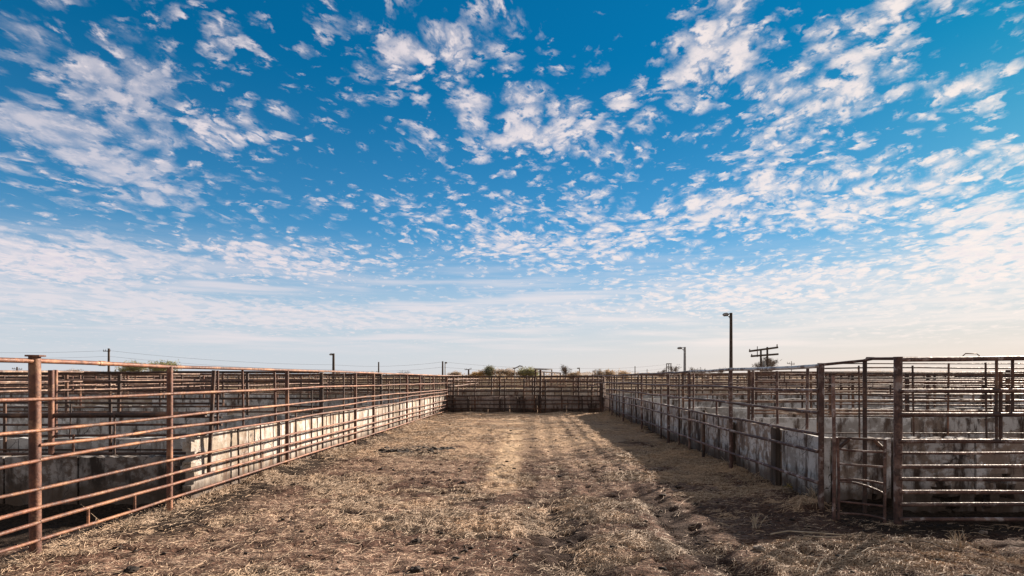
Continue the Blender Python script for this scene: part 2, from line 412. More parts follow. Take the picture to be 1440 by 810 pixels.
def sst(x, a, b):
    t = np.clip((x - a) / (b - a), 0, 1); return t * t * (3 - 2 * t)
def fence_x(d): return -4.40 + .041 * (d - 5.1)         # the left lane fence in plan
RIGHT_X = 3.5
def gz(x, y):
    x = np.asarray(x, float); y = np.asarray(y, float)
    near = sst(y, 70, 30)
    z = (fbm(x * .9, y * .9, 3, 5, .55) - .5) * .11 * near
    z = z + (fbm(x * 7, y * 7, 9, 3, .6) - .5) * .035 * sst(y, 26, 14)
    for (cx, w, y0, y1, dep) in ((.33, .26, 3.0, 9.0, .075), (1.68, .19, 3.0, 9.0, .085)):
        wx = cx + (vnoise(y * .9, y * 0 + 3.3, 5) - .5) * .25
        z = z - dep * np.exp(-((x - wx) / w) ** 2) * sst(y, y0, y0 + 1) * sst(y, y1, y1 - 2.5)
    # hoof prints
    for (c, s_) in ((.21, 51), (.34, 57)):
        ix = np.floor(x / c).astype(np.int64); iy = np.floor(y / c).astype(np.int64)
        px = (ix + .3 + .4 * hsh(ix, iy, s_)) * c; py = (iy + .3 + .4 * hsh(ix, iy, s_ + 1)) * c
        r = np.sqrt((x - px) ** 2 + ((y - py) * .85) ** 2) / (c * .30)
        z = z - .030 * (hsh(ix, iy, s_ + 2) > .52) * np.clip(1 - r ** 2, -.0, 1) * sst(y, 24, 12)
    # litter banked up under the lane fences
    for fx, sd in ((fence_x(y), 31), (RIGHT_X + .05, 33)):
        z = z + .10 * np.exp(-((x - fx) / .22) ** 2) * np.clip(fbm(y * 1.3, x * .8, sd, 3) * 1.8 - .55, 0, 1) * (y > 6.9) * (y < 26)
    # scraped bank of litter by the end wall, hollow in the pens beside the lane
    z = z + .16 * np.exp(-((y - 24.6) / .55) ** 2) * (x > -4) * (x < 4) * fbm(x * 1.1, y * .6, 21, 3)
    z = z - .16 * sst(fence_x(y) - x, .25, .8) * sst(y, 7.6, 7.2) * sst(y, 4.9, 5.6)
    z = z - .10 * sst(x - 4.1, .2, .8) * sst(y, 7.4, 7.1) * sst(y, 6.1, 6.5)
    return z
def g1(x, y): return float(gz(np.array([x]), np.array([y]))[0])

# ------------------------------------------------------------------ ground: one sheet out to the horizon
def axis(lo, hi, step, far, n):
    core = np.arange(lo, hi + 1e-6, step)
    gr = (far / step) ** (1 / n)
    ext = step * np.cumsum(np.geomspace(1, (far / step) / n * 1.9, n))
    return np.concatenate([(lo - ext)[::-1], core, hi + ext])
def build_ground():
    xs = axis(-6.5, 6.5, .05, 4200, 46)
    ys = np.concatenate([np.array([-4200., -900, -200, -40, -8, -1, 1.5, 3.0]), np.arange(3.6, 11, .04), np.arange(11, 27, .085), 27 + np.cumsum(np.geomspace(.12, 480, 60))])
    X, Y = np.meshgrid(xs, ys); Z = gz(X, Y)
    nx, ny = len(xs), len(ys)
    co = np.stack([X, Y, Z], -1).reshape(-1, 3)
    idx = np.arange(nx * ny).reshape(ny, nx)
    q = np.stack([idx[:-1, :-1], idx[:-1, 1:], idx[1:, 1:], idx[1:, :-1]], -1).reshape(-1, 4)
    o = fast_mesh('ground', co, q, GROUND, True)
    tag(o, kind='structure')
def fast_mesh(name, co, faces, m, smooth=False):
    me = bpy.data.meshes.new(name); k = faces.shape[1]; n = len(faces)
    me.vertices.add(len(co)); me.vertices.foreach_set('co', co.astype(np.float32).ravel())
    me.loops.add(n * k); me.loops.foreach_set('vertex_index', faces.astype(np.int32).ravel())
    me.polygons.add(n); me.polygons.foreach_set('loop_start', np.arange(0, n * k, k, dtype=np.int32))
    me.polygons.foreach_set('loop_total', np.full(n, k, dtype=np.int32))
    if smooth: me.polygons.foreach_set('use_smooth', np.ones(n, bool))
    me.materials.append(m); me.update(calc_edges=True); me.validate()
    o = bpy.data.objects.new(name, me); COL.objects.link(o); return o

# ------------------------------------------------------------------ loose straw: bent ribbons lying on the ground
def build_straw():
    P = []
    def scatter(n, x0, x1, y0, y1, thr, keep):
        x = rng.uniform(x0, x1, n); y = rng.uniform(y0, y1, n)
        dn = .5 + (fbm(x * .8, y * 1.1, 40, 5, .62) - .5) * 2.1 + (fbm(x * 3.5, y * 3.5, 44, 3) - .5) * .6
        rut = np.exp(-((x - .33) / .30) ** 2) * (y < 8.6) + np.exp(-((x - 1.68) / .24) ** 2) * (y < 8.5)
        ok = rng.random(n) < np.clip((dn - thr) * 4.0, .035, 1) * (1 - .8 * rut)
        ok &= keep(x, y) & ~((x > 1.9) & (y > 5.15) & (y < 7.2) & (rng.random(n) < .62))
        P.append(np.stack([x[ok], y[ok]], -1))
    lane = lambda x, y: (x > fence_x(y) - .25) & ((x < 3.75) | (y < 6.3))
    scatter(430000, -5.6, 6.2, 4.0, 7.2, .53, lane)
    scatter(240000, -5.0, 4.0, 7.2, 12.0, .48, lane)
    scatter(110000, -4.5, 3.7, 12.0, 25.0, .42, lane)
    scatter(26000, -3.0, 6.5, 4.0, 5.1, .20, lambda x, y: (x > 1.6) | (y < 4.6))      # drift of hay along the front edge
    scatter(9000, 2.7, 3.7, 9.6, 13.0, .2, lane)                                      # hay spilled under the right-hand rails
    n0 = sum(len(p) for p in P)
    yy = np.concatenate([rng.uniform(4.2, 25, 15000), rng.uniform(6.9, 25, 12000)]); xx = np.concatenate([fence_x(yy[:15000]), np.full(12000, RIGHT_X + .03)]) + rng.normal(0, .11, 27000)
    tuft = fbm(yy * 1.6, xx * 1.2, 91, 3) > .5
    P.append(np.stack([xx[tuft], yy[tuft]], -1))                                       # stalks caught along the foot of the fences
    P = np.concatenate(P); n = len(P)
    dist = P[:, 1]
    L = rng.gamma(2.2, .021, n) * (1 + dist / 40) + .018; L = np.where(rng.random(n) < .025, L * 3.2, L)
    W = rng.uniform(.0005, .0012, n) * (1 + dist / 10)
    a = rng.uniform(0, math.pi, n); a = np.where(rng.random(n) < .35, rng.normal(0.1, .6, n), a)
    lift = rng.random(n) ** 4 * .022; bend = rng.normal(0, .8, n)
    t = np.array([-.5, -.17, .17, .5])
    ca, sa = np.cos(a), np.sin(a)
    V = np.zeros((n, 8, 3))
    tilt = rng.normal(0, .12, n); tilt[n0:] = rng.normal(0, .7, n - n0)
    for k in range(4):
        s = t[k] * L; off = bend * (t[k] ** 2) * L
        px = P[:, 0] + ca * s - sa * off; py = P[:, 1] + sa * s + ca * off
        if k == 0: g0 = None
        z = gz(px, py) + .004 + lift * (1 - (2 * t[k]) ** 2 * .6) + np.maximum(0, tilt * s)
        for e, sg in ((0, -1), (1, 1)):
            V[:, k * 2 + e, 0] = px - sa * W * sg; V[:, k * 2 + e, 1] = py + ca * W * sg; V[:, k * 2 + e, 2] = z + sg * W * .7
    base = (np.arange(n) * 8)[:, None, None]
    q = np.array([[0, 1, 3, 2], [2, 3, 5, 4], [4, 5, 7, 6]])[None] + base
    o = fast_mesh('straw', V.reshape(-1, 3), q.reshape(-1, 4), STRAW)
    tag(o, 'dry pale straw and hay trampled over the dirt lane', 'straw', kind='stuff')
def build_litter():
    """small dark crumbs of dung and clods, too many to count"""
    n = 1500
    y = 4.2 + rng.random(n) ** 1.5 * 19; x = rng.uniform(-4.6, 4.2, n)
    ok = (x > fence_x(y)) & (fbm(x * .9, y * .9, 60, 3) + rng.random(n) * .3 > .6); x = x[ok]; y = y[ok]; n = len(x)
    ico = bmesh.new(); bmesh.ops.create_icosphere(ico, subdivisions=1, radius=1)
    bv = np.array([v.co[:] for v in ico.verts]); bf = np.array([[v.index for v in f.verts] for f in ico.faces]); ico.free()
    s = rng.gamma(1.6, .0062, n) + .004; s = np.minimum(s, .04)
    V = bv[None] * (1 + rng.normal(0, .2, (n, len(bv), 1))) * s[:, None, None] * np.array([1.35, 1.1, .5])
    V = V + np.stack([x, y, gz(x, y) + s * .3], -1)[:, None]
    q = bf[None] + (np.arange(n) * len(bv))[:, None, None]
    tag(fast_mesh('dung_crumbs', V.reshape(-1, 3), q.reshape(-1, 3), DUNG), 'dark crumbs of dung and clods strewn over the lane', 'dung', kind='stuff')

# ------------------------------------------------------------------ pipe fences
def wavy(A, B, r_amp, step=.8, seed=0, sag=0.0):
    A = Vector(A); B = Vector(B); L = (B - A).length; k = max(2, int(L / step) + 1)
    R = random.Random(seed); out = []
    ph = R.random() * 6; f1 = R.uniform(.5, 1.2)
    for i in range(k + 1):
        t = i / k; p = A.lerp(B, t)
        w = math.sin(ph + f1 * L * t) * .6 + R.uniform(-1, 1) * .5
        p.z += r_amp * w * (1 if 0 < i < k else .3) - sag * 4 * t * (1 - t)
        out.append(p)
    return out
_s = [100]
def nseed(): _s[0] += 1; return _s[0]
def rail(A, B, r, m, parent, name='rail', amp=.006, n=8, sag=0.0, collars=0):
    mb = MB(); pts = wavy(A, B, amp, .8, nseed(), sag); mb.tube(pts, r, n)
    for k in range(collars):
        i = random.randrange(1, len(pts) - 1); p = pts[i]; d = (pts[i + 1] - p).normalized()
        mb.tube([p + d * .12, p + d * .20], r * 1.22, n)
    return mb.build(name, m, parent, True)
def post(x, y, top, r, m, parent, name='post', lean=(0, 0), bottom=None, n=10):
    mb = MB(); z0 = (g1(x, y) - .12) if bottom is None else bottom
    mb.tube([(x, y, z0), (x + lean[0] * .5, y + lean[1] * .5, (z0 + top) / 2), (x + lean[0], y + lean[1], top)], r, n)
    return mb.build(name, m, parent, True)
def stay(x, y, z0, z1, r, m, parent, lean=0.0):
    mb = MB(); mb.tube([(x, y, z0), (x + lean, y, z1)], r, 6); return mb.build('stay', m, parent, True)

# ------------------------------------------------------------------ concrete walls cast in panels; cells can be knocked out for chips and holes
def panel(A, B, z0, z1, th, m, parent, seed=0, holes=(), chip=.0, cell=.06, name='panel'):
    """upright slab between plan points A and B; holes: (u, z, ru, rz) in metres along the slab"""
    A = Vector((A[0], A[1], 0)); B = Vector((B[0], B[1], 0)); L = (B - A).length; u = (B - A) / L; nrm = Vector((u.y, -u.x, 0))
    R = random.Random(seed)
    if not holes and chip == 0: cu = max(2, int(L / .3)); cz = 4
    else: cu = max(3, int(L / cell)); cz = max(3, int((z1 - z0) / cell))
    on = [[True] * cz for _ in range(cu)]
    for i in range(cu):
        for j in range(cz):
            s = (i + .5) / cu * L; z = z0 + (j + .5) / cz * (z1 - z0)
            for (hu, hz, ru, rz) in holes:
                if ((s - hu) / ru) ** 2 + ((z - hz) / rz) ** 2 < 1 + R.uniform(-.25, .25): on[i][j] = False
            if chip and j >= cz - 2 and R.random() < chip * (.35 if j == cz - 2 else 1): on[i][j] = False
    jit = {}
    def P(i, j, side):
        if (i, j) not in jit:
            a = R.uniform(-1, 1) * cell * .3 if 0 < i < cu and (holes or chip) else 0
            b = R.uniform(-1, 1) * (.019 if not (holes or chip) else cell * .25) if j > 0 else 0
            jit[(i, j)] = (a, b, R.uniform(-.004, .004))
        a, b, c = jit[(i, j)]
        return A + u * (i / cu * L + a) + Vector((0, 0, z0 + j / cz * (z1 - z0) + b)) + nrm * ((th / 2 if side else -th / 2) + c)
    mb = MB(); ids = {}
    def vid(i, j, s):
        if (i, j, s) not in ids: ids[(i, j, s)] = len(mb.v); mb.v.append(tuple(P(i, j, s)))
        return ids[(i, j, s)]
    def ison(i, j): return 0 <= i < cu and 0 <= j < cz and on[i][j]
    for i in range(cu):
        for j in range(cz):
            if not on[i][j]: continue
            mb.f.append((vid(i, j, 1), vid(i + 1, j, 1), vid(i + 1, j + 1, 1), vid(i, j + 1, 1)))
            mb.f.append((vid(i, j, 0), vid(i, j + 1, 0), vid(i + 1, j + 1, 0), vid(i + 1, j, 0)))
            if not ison(i - 1, j): mb.f.append((vid(i, j, 0), vid(i, j, 1), vid(i, j + 1, 1), vid(i, j + 1, 0)))
            if not ison(i + 1, j): mb.f.append((vid(i + 1, j, 1), vid(i + 1, j, 0), vid(i + 1, j + 1, 0), vid(i + 1, j + 1, 1)))
            if not ison(i, j - 1): mb.f.append((vid(i, j, 0), vid(i + 1, j, 0), vid(i + 1, j, 1), vid(i, j, 1)))
            if not ison(i, j + 1): mb.f.append((vid(i, j + 1, 1), vid(i + 1, j + 1, 1), vid(i + 1, j + 1, 0), vid(i, j + 1, 0)))
    return mb.build(name, m, parent)
def wall(label, A, B, h, th, m, plen, name='concrete_wall', chip=0.0, holes={}, gap=.018, group=None, z0=-.25, mats=None, hvar=.0):
    root = empty(name, label, 'wall', group, (A[0], A[1], 0))
    A = Vector((A[0], A[1], 0)); B = Vector((B[0], B[1], 0)); L = (B - A).length; n = max(1, round(L / plen)); u = (B - A) / L
    R = random.Random(nseed())
    cuts = [0.0] + [(k + R.uniform(-.22, .22)) / n for k in range(1, n)] + [1.0]
    for k in range(n):
        a = A + u * (L * cuts[k] + gap / 2); b = A + u * (L * cuts[k + 1] - gap / 2)
        hh = h + R.uniform(-hvar, hvar)
        o = panel(a, b, z0, hh, th, R.choice(mats) if mats else m, root, nseed(), holes.get(k, ()), chip if (chip and (k < 3 or k in holes)) else 0)
    return root
# ------------------------------------------------------------------ light
build_world()
sd = bpy.data.lights.new('sun', 'SUN'); sun = bpy.data.objects.new('sun', sd); COL.objects.link(sun)
sd.energy = 5.0; sd.angle = math.radians(1.8); sd.color = (1.0, .84, .69)
sv = Vector((math.sin(SUN_AZ) * math.cos(SUN_EL), math.cos(SUN_AZ) * math.cos(SUN_EL), math.sin(SUN_EL)))
sun.rotation_euler = (-sv).to_track_quat('-Z', 'Y').to_euler()
sun.location = sv * 60

build_ground(); build_straw(); build_litter()

# ------------------------------------------------------------------ left lane fence
def fx_d(px):       # distance at which the left fence crosses a picture column
    k = (px - VX) / F
    return (-4.40 - .041 * 5.1) / (k - .041)
lf = empty('pipe_fence', 'long rusty orange pipe fence along the left side of the dirt lane', 'fence', 'fences lining the lane', (fence_x(6), 6, 0))
ZL = [1.73, 1.405, 1.125, .995, .86, .60, .435, .305, .145]
main = [(3.45, 1.76), (5.1, 1.79), (6.9, 1.735), (10.0, 1.71), (13.5, 1.70), (14.9, 1.71), (18.4, 1.68), (20.2, 1.67), (22.6, 1.66), (25.6, 1.66)]
posts_l = []
for k, (d, top) in enumerate(main):
    r = .045 if k < 2 else (.034 if k < 4 else .036)
    p = post(fence_x(d) - .0, d, top, r, RUST_P, lf, lean=(random.uniform(-.01, .01), 0)); posts_l.append(p)
mb = MB(); d = 5.1
mb.tube([(fence_x(d), d, 1.788), (fence_x(d), d, 1.802)], .075, 12); mb.build('cap_plate', RUST_P, posts_l[1])
for zi, z in enumerate(ZL):
    for s in range(len(main) - 1):
        d0, d1 = main[s][0], main[s + 1][0]
        if zi == 3 and s == 0: continue
        e = lambda d: (z - .012 * (1.73 - z) * 0 + (.02 if zi == 0 and d < 5.2 else 0) - max(0, d - 12) * .0035 * (1 if z > 1 else .2))
        off = .035 if zi else 0.0
        rail((fence_x(d0) + off, d0, e(d0)), (fence_x(d1) + off, d1, e(d1)), (.0215 if zi == 0 else .0175 * random.uniform(.88, 1.08)), RUST_L, lf, amp=.009 if zi else .005, sag=random.choice((0, 0, .012, -.01)) if zi else 0, collars=1 if (zi == 0 and s == 1) else 0)
for px, z0, z1 in ((119, .145, .305), (185, .145, .305)):
    d = fx_d(px); stay(fence_x(d) + .035, d, z0, z1, .014, RUST_L, lf)
for px, z0, z1, r in ((339, .02, .87, .016), (370, .1, .95, .012), (396, .1, .88, .012), (419, 0, .95, .018), (440, .05, 1.35, .014), (456, 0, 1.7, .02), (468, .1, .9, .012),
                      (478, .1, .95, .012), (485, 0, 1.69, .02), (345, .85, 1.72, .018), (309, .85, 1.70, .018), (390, .85, 1.71, .022), (548, 0, 1.5, .022), (554, 0, 1.66, .018),
                      (563, 0, 1.66, .02), (581, 0, 1.3, .02), (598, 0, 1.66, .02), (606, 0, 1.64, .022), (614, 0, 1.6, .02), (619, 0, 1.65, .02)):
    d = fx_d(px); stay(fence_x(d) - .03, d, z0, z1, r, RUST_D if z0 < .5 else RUST_P, lf, lean=random.uniform(-.02, .02))

wall('pale sunlit concrete panel wall behind the left lane fence', (fence_x(7.5) - .17, 7.48), (fence_x(25.5) - .17, 25.5), 0.80, .12, CONC_L, 1.35, gap=.022, hvar=.012,
     holes={0: [(0.0, .55, .07, .09), (0.0, .25, .06, .12), (0, .8, .09, .05)]}, group='walls lining the lane')

# low trough walls crossing the nearest left pen
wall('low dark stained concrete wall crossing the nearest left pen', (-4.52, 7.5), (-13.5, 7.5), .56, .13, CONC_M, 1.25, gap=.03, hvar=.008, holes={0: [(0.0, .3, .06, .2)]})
cr = empty('pipe_fence', 'dark thick pipe rails on posts above the low stained wall at left', 'fence', None, (-4.5, 7.62, 0))
for px, top, r, ln in ((72, 1.70, .034, 0), (290, 1.70, .026, -.07), (-150, 1.7, .03, 0)):
    x = (px - VX) / F * (7.62 if px < 200 else 7.8); post(x - ln * .5, 7.62 if px < 200 else 7.8, top, r, RUST_D if px > 100 else RUST_P, cr, lean=(ln * -1.0, 0), bottom=.3)
for z, r in ((1.10, .030), (.585, .020), (.83, .016)): rail((-4.3, 7.64, z), (-13.5, 7.64, z), r, RUST_D, cr, sag=.01)
for x in (-6.05, -5.5, -7.9, -7.2): stay(x, 7.6, .58, .84 if x != -5.5 else 1.1, .014, RUST_L if x == -6.05 else RUST_D, cr)
wall('bluish whitewashed concrete wall just behind the low stained wall at left', (-4.6, 8.75), (-14.5, 8.75), .67, .12, CONC_B, 1.6, hvar=.006)

tr = empty('pipe_fence', 'low dark pipe rails along the whitewashed wall behind the low stained wall at left', 'fence', None, (-4.5, 8.6, 0))
for x in (-4.75, -6.3, -7.9, -9.6, -11.5): post(x, 8.62, 1.24 + random.uniform(-.05, .05), .022, RUST_D, tr)
for z, r in ((.50, .014), (.89, .017), (1.0, .012), (1.21, .017)): rail((-4.6, 8.6, z), (-14.5, 8.6, z + random.uniform(-.03, .03)), r, RUST_D, tr, amp=.012)
for x in (-5.4, -6.9, -8.8): stay(x, 8.6, .68, 1.2, .011, RUST_D, tr, lean=.02)

# ------------------------------------------------------------------ right lane fence
rf = empty('pipe_fence', 'brown pipe fence with a pale worn top rail along the right side of the lane', 'fence', 'fences lining the lane', (RIGHT_X, 12, 0))
mainr = [(6.9, 1.765, .034), (9.72, 1.735, .034), (12.2, 1.70, .028), (14.0, 1.69, .034), (17.2, 1.67, .032), (20.5, 1.66, .03), (23.2, 1.655, .03), (25.6, 1.65, .032)]
xr = lambda d: RIGHT_X + (.075 if d < 7 else 0)
for d, top, r in mainr: post(xr(d), d, top, r, RUST_R, rf, lean=(random.uniform(-.012, .012), 0))
for zi, z in enumerate([1.745, 1.445, 1.175, .915, .70, .325]):
    for s in range(len(mainr) - 1):
        d0, d1 = mainr[s][0], mainr[s + 1][0]
        e = lambda d: z - (max(0, d - 8) * .0035 if z > 1 else 0)
        off = -.036 if zi else 0.0
        rail((xr(d0) + off, d0, e(d0)), (xr(d1) + off, d1, e(d1)), .026 if zi == 0 else .021, RUST_G if (zi == 0 and s < 2) else RUST_R, rf, amp=.009, sag=.012 if zi == 0 else random.choice((0, .01, .018, -.008)))
for d, z0, z1, r, dx in ((9.35, .9, 1.72, .026, .22), (8.6, .9, 1.7, .02, .3), (7.7, .9, 1.73, .022, .3), (11.4, .0, .95, .03, .05), (12.25, .9, 1.69, .02, .1), (13.3, 0, 1.68, .022, .08), (15.1, 0, 1.4, .022, .08),
                         (16.0, 0, 1.66, .02, .06), (18.4, 0, 1.3, .022, .06), (19.3, 0, 1.66, .02, .06), (21.7, 0, 1.3, .02, .06), (22.4, 0, 1.65, .02, .06), (24.3, 0, 1.64, .02, .06), (10.6, .9, 1.2, .02, .05)):
    stay(RIGHT_X + dx, d, z0, z1, r, RUST_R if z0 > .5 else RUST_D, rf, lean=random.uniform(-.015, .015))
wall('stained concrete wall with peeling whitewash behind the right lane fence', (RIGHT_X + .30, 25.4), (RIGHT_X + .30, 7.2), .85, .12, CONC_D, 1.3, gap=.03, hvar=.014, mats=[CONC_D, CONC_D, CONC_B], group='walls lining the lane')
for d, w in ((8.35, .16), (10.15, .12)):
    o = MB(); o.box((RIGHT_X + .16, d, -.1), (RIGHT_X + .225, d + w, .86 if d < 9 else .8)); o = o.build('wooden_post', WOOD)
    tag(o, 'wider dark plank post standing against the right wall near the gate' if d < 9 else 'narrower dark plank post standing against the right wall further from the gate', 'post')

# ------------------------------------------------------------------ gate and the fence facing the camera at right
gt = empty('pipe_gate', 'narrow bent pipe gate between two posts at the near right corner', 'gate', None, (3.45, 6.37, 0))
G0 = Vector((3.45, 6.37, 0)); G1 = Vector((3.975, 6.17, 0))
for off, r, z0, z1 in ((-.012, .020, -.1, 1.62), (.045, .016, .02, .93)):
    p = G0 + Vector((off, -.01 if off < 0 else 0, 0)); mb = MB(); mb.tube([(p.x, p.y, z0), (p.x + .006, p.y, z1 * .5), (p.x - .008, p.y, z1)], r, 8); mb.build('stile', RUST_R, gt, True)
mb = MB(); mb.tube([(G1.x - .075, G1.y + .02, .02), (G1.x - .07, G1.y + .02, .93)], .016, 8); mb.build('stile', RUST_R, gt, True)
for za, zb, bow in ((.925, .92, 0), (.80, .79, -.008), (.635, .625, 0), (.455, .44, .02), (.44, .33, .07), (.215, .20, 0), (.075, .06, .022)):
    a = G0 + Vector((.045, 0, za)); b = G1 + Vector((-.07, .02, zb)); mb = MB()
    mb.tube([a.lerp(b, t) + Vector((0, 0, bow * 4 * t * (1 - t) * (1 if bow != .07 else .5))) for t in (0, .2, .4, .6, .8, 1)], .0125, 8); mb.build('rail', RUST_R, gt, True)
for a, b in ((G0 + Vector((.06, 0, .82)), G0 + Vector((.15, -.03, .915))), (G1 + Vector((-.17, .05, .915)), G1 + Vector((-.085, .02, .82)))):
    mb = MB(); mb.tube([a, b], .02, 6); mb.build('gusset', RUST_D, gt, True)

ff = empty('pipe_fence', 'closely railed brown pipe fence facing the camera at the right edge', 'fence', None, (4.0, 6.15, 0))
pr_ = post(4.02, 6.15, 1.815, .042, RUST_R, ff)
mb = MB(); mb.tube([(4.02, 6.15, 1.813), (4.02, 6.15, 1.825)], .046, 12); mb.build('cap_plate', RUST_R, pr_)
post(6.4, 6.16, 1.83, .042, RUST_R, ff); post(8.8, 6.15, 1.83, .042, RUST_R, ff)
for z, r in ((1.455, .023), (1.205, .023), (.915, .023), (.79, .014), (.645, .021), (.51, .021), (.37, .022), (.235, .022), (.08, .022)):
    rail((4.0, 6.105, z), (8.8, 6.105, z + .0), r, RUST_R, ff, amp=.006)
# the heavy top rail comes from the corner post of the lane fence, over a bent post, and on to the right
mb = MB(); mb.tube([(3.575, 6.9, 1.755), (3.75, 6.8, 1.775), (3.98, 6.72, 1.80), (4.03, 6.62, 1.82), (4.06, 6.3, 1.81), (4.25, 6.17, 1.81)], .017, 8); mb.build('rail', RUST_R, ff, True)
rail((3.99, 6.15, 1.795), (8.8, 6.15, 1.85), .025, RUST_R, ff, amp=.004)
post(4.0, 6.72, 1.80, .024, RUST_D, ff)
for x, z0, z1, r in ((5.125, .93, 1.8, .015), (5.17, .93, 1.66, .019), (5.30, 1.2, 1.82, .016)): stay(x, 6.2, z0, z1, r, RUST_D, ff)
mb = MB(); mb.tube([(4.72, 6.15, 1.835), (4.75, 6.15, 1.86), (4.87, 6.15, 1.858), (4.9, 6.15, 1.837)], .006, 6); mb.build('loop', RUST_D, ff, True)
mb = MB(); mb.tube([(4.0, 6.72, 1.80), (4.02, 6.72, 1.835), (4.12, 6.72, 1.835)], .009, 6); mb.build('loop', RUST_D, ff, True)

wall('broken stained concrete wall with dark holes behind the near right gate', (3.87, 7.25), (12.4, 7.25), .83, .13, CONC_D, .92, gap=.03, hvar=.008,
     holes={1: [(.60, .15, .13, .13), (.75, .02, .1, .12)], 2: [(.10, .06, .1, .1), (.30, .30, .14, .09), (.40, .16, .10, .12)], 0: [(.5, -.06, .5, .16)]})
wall('added plain brown wall that darkens the holes of the broken near wall', (4.05, 7.72), (12.4, 7.72), .76, .12, CONC_E, 1.5, hvar=.01)  # invented wall, added so the holes in front look into darkness

# thin tall cattle-panel fence behind it
def generic(label, A, B, hs, spacing, pr, rr, mp, mr, top=None, group=None, name='pipe_fence', jitter=.25, single=False, extra=0):
    A = Vector((A[0], A[1], 0)); B = Vector((B[0], B[1], 0)); L = (B - A).length; n = max(1, round(L / spacing)); u = (B - A) / L
    R = random.Random(nseed()); top = top or max(hs) + .03
    if single:
        mb = MB()
        for k in range(n + 1):
            p = A + u * (L * k / n); t = top + R.uniform(-.06, .1); mb.tube([(p.x, p.y, -.2), (p.x + R.uniform(-.03, .03), p.y, t)], pr, 5)
        for z in hs: mb.tube(wavy(A + Vector((0, 0, z)), B + Vector((0, 0, z)), .012, 3.0, nseed()), rr, 5)
        return tag(mb.build(name, mr, None, True), label, 'fence', group)
    root = empty(name, label, 'fence', group, (A.x, A.y, 0))
    for k in range(n + 1):
        p = A + u * (L * min(1, max(0, (k + (R.uniform(-jitter, jitter) if 0 < k < n else 0)) / n)))
        post(p.x, p.y, top + R.uniform(-.05, .06), pr * R.uniform(.85, 1.15), mp, root, lean=(R.uniform(-.04, .04), 0), n=8)
    for z in hs:
        rail(A + Vector((0, 0, z + R.uniform(-.02, .02))), B + Vector((0, 0, z + R.uniform(-.02, .02))), rr * R.uniform(.85, 1.2), mr, root, amp=.011, n=6)
    for k in range(extra):
        t = R.random(); p = A + u * (L * t); j = R.randrange(len(hs) - 1); z = sorted(hs)
        stay(p.x, p.y - .02, z[j], z[j + 1], .013, mr, root)
    return root
generic('tall fence of thin wavy rods just behind the near right wall', (4.25, 8.3), (12.5, 8.3), [1.79, 1.73, 1.665, 1.60, 1.5, 1.36, 1.2, 1.02, .8], .62, .012, .009, RUST_D, RUST_D, 1.80, extra=6)

# ------------------------------------------------------------------ end of the lane
wall('dark brown concrete wall closing the far end of the lane', (-3.75, 25.7), (3.75, 25.7), .78, .14, CONC_E, 1.1, chip=.0, hvar=.02)
ef = empty('pipe_fence', 'rusty pipe fence across the far end of the lane', 'fence', 'fences lining the lane', (0, 25.5, 0))
for px, r, top in ((638, .035, 1.66), (668, .03, 1.35), (703, .04, 1.6), (710, .03, 1.55), (737, .04, 1.55), (752, .045, 1.6), (760, .05, 1.95), (767, .035, 1.5), (790, .03, 1.2), (814, .035, 1.6), (832, .03, 1.2), (846, .09, 1.35)):
    post((px - VX) / F * 25.5, 25.5, top, r, RUST_D, ef)
for z in (1.64, 1.40, 1.18, .99, .80, .60, .42, .22): rail((-3.6, 25.45, z), (3.4, 25.45, z + random.uniform(-.03, .03)), .03 if z > .7 else .026, RUST_D, ef, amp=.02, n=6)
for x in (-2.6, -1.2, -.4, .55, 1.6, 2.5): stay(x, 25.42, .1, .8, .03, RUST_D, ef)

# ------------------------------------------------------------------ the other pens: cross fences with walls, long fences
ordl = ['first', 'second', 'third', 'fourth', 'fifth', 'sixth', 'seventh']
HS = [1.70, 1.52, 1.34, 1.16, .98]
for k, (d, h, xl) in enumerate(((12.0, .80, -16), (16.5, .78, -21), (21.5, .8, -26), (28.5, .8, -33))):
    wall('whitewashed pen wall left of the lane, %s row beyond the low trough walls' % ordl[k], (fence_x(min(d, 25)) - .35, d), (xl, d), h, .12, CONC_B, 2.4, hvar=.015, mats=[CONC_B, CONC_B, CONC_L], group='pen walls left of the lane')
    generic('rusty pipe cross fence left of the lane, above the %s pen wall row' % ordl[k], (fence_x(min(d, 25)) - .3, d + .16), (xl, d + .16), HS + ([.86] if k == 0 else []), 2.1, .034, .021, RUST_D, RUST_D if k % 2 == 0 else RUST_M, 1.70, 'pen fences left of the lane', extra=7)
for k, (d, h, xl) in enumerate(((10.6, .86, 15), (15.0, .8, 20), (21.0, .8, 27), (28.5, .8, 34))):
    wall('whitewashed pen wall right of the lane, %s row behind the broken near wall' % ordl[k], (RIGHT_X + .75, d), (xl, d), h, .12, CONC_B, 2.4, hvar=.015, mats=[CONC_B, CONC_B, CONC_D], group='pen walls right of the lane')
    generic('brown pipe cross fence right of the lane, above the %s pen wall row' % ordl[k], (RIGHT_X + .7, d + .16), (xl, d + .16), HS + ([.93] if k == 0 else []), 1.6, .034, .021, RUST_D, RUST_M, 1.70, 'pen fences right of the lane', extra=16)
for k, (x, d0, d1) in enumerate(((-9.4, 9.2, 28), (-15.5, 12.2, 40), (-23.5, 16.7, 44))):
    generic('long rusty fence running away from the camera, %s one left of the lane fence' % ordl[k], (x, d0), (x - .4, d1), HS[:4], 2.6, .034, .021, RUST_P, RUST_M, 1.70, 'pen fences left of the lane')
for k, (x, d0, d1) in enumerate(((8.9, 10.8, 28), (15.2, 11.0, 40), (23.0, 15.4, 44))):
    generic('long brown fence running away from the camera, %s one right of the lane fence' % ordl[k], (x, d0), (x + .3, d1), HS[:4], 2.6, .034, .021, RUST_D, RUST_M, 1.70, 'pen fences right of the lane')
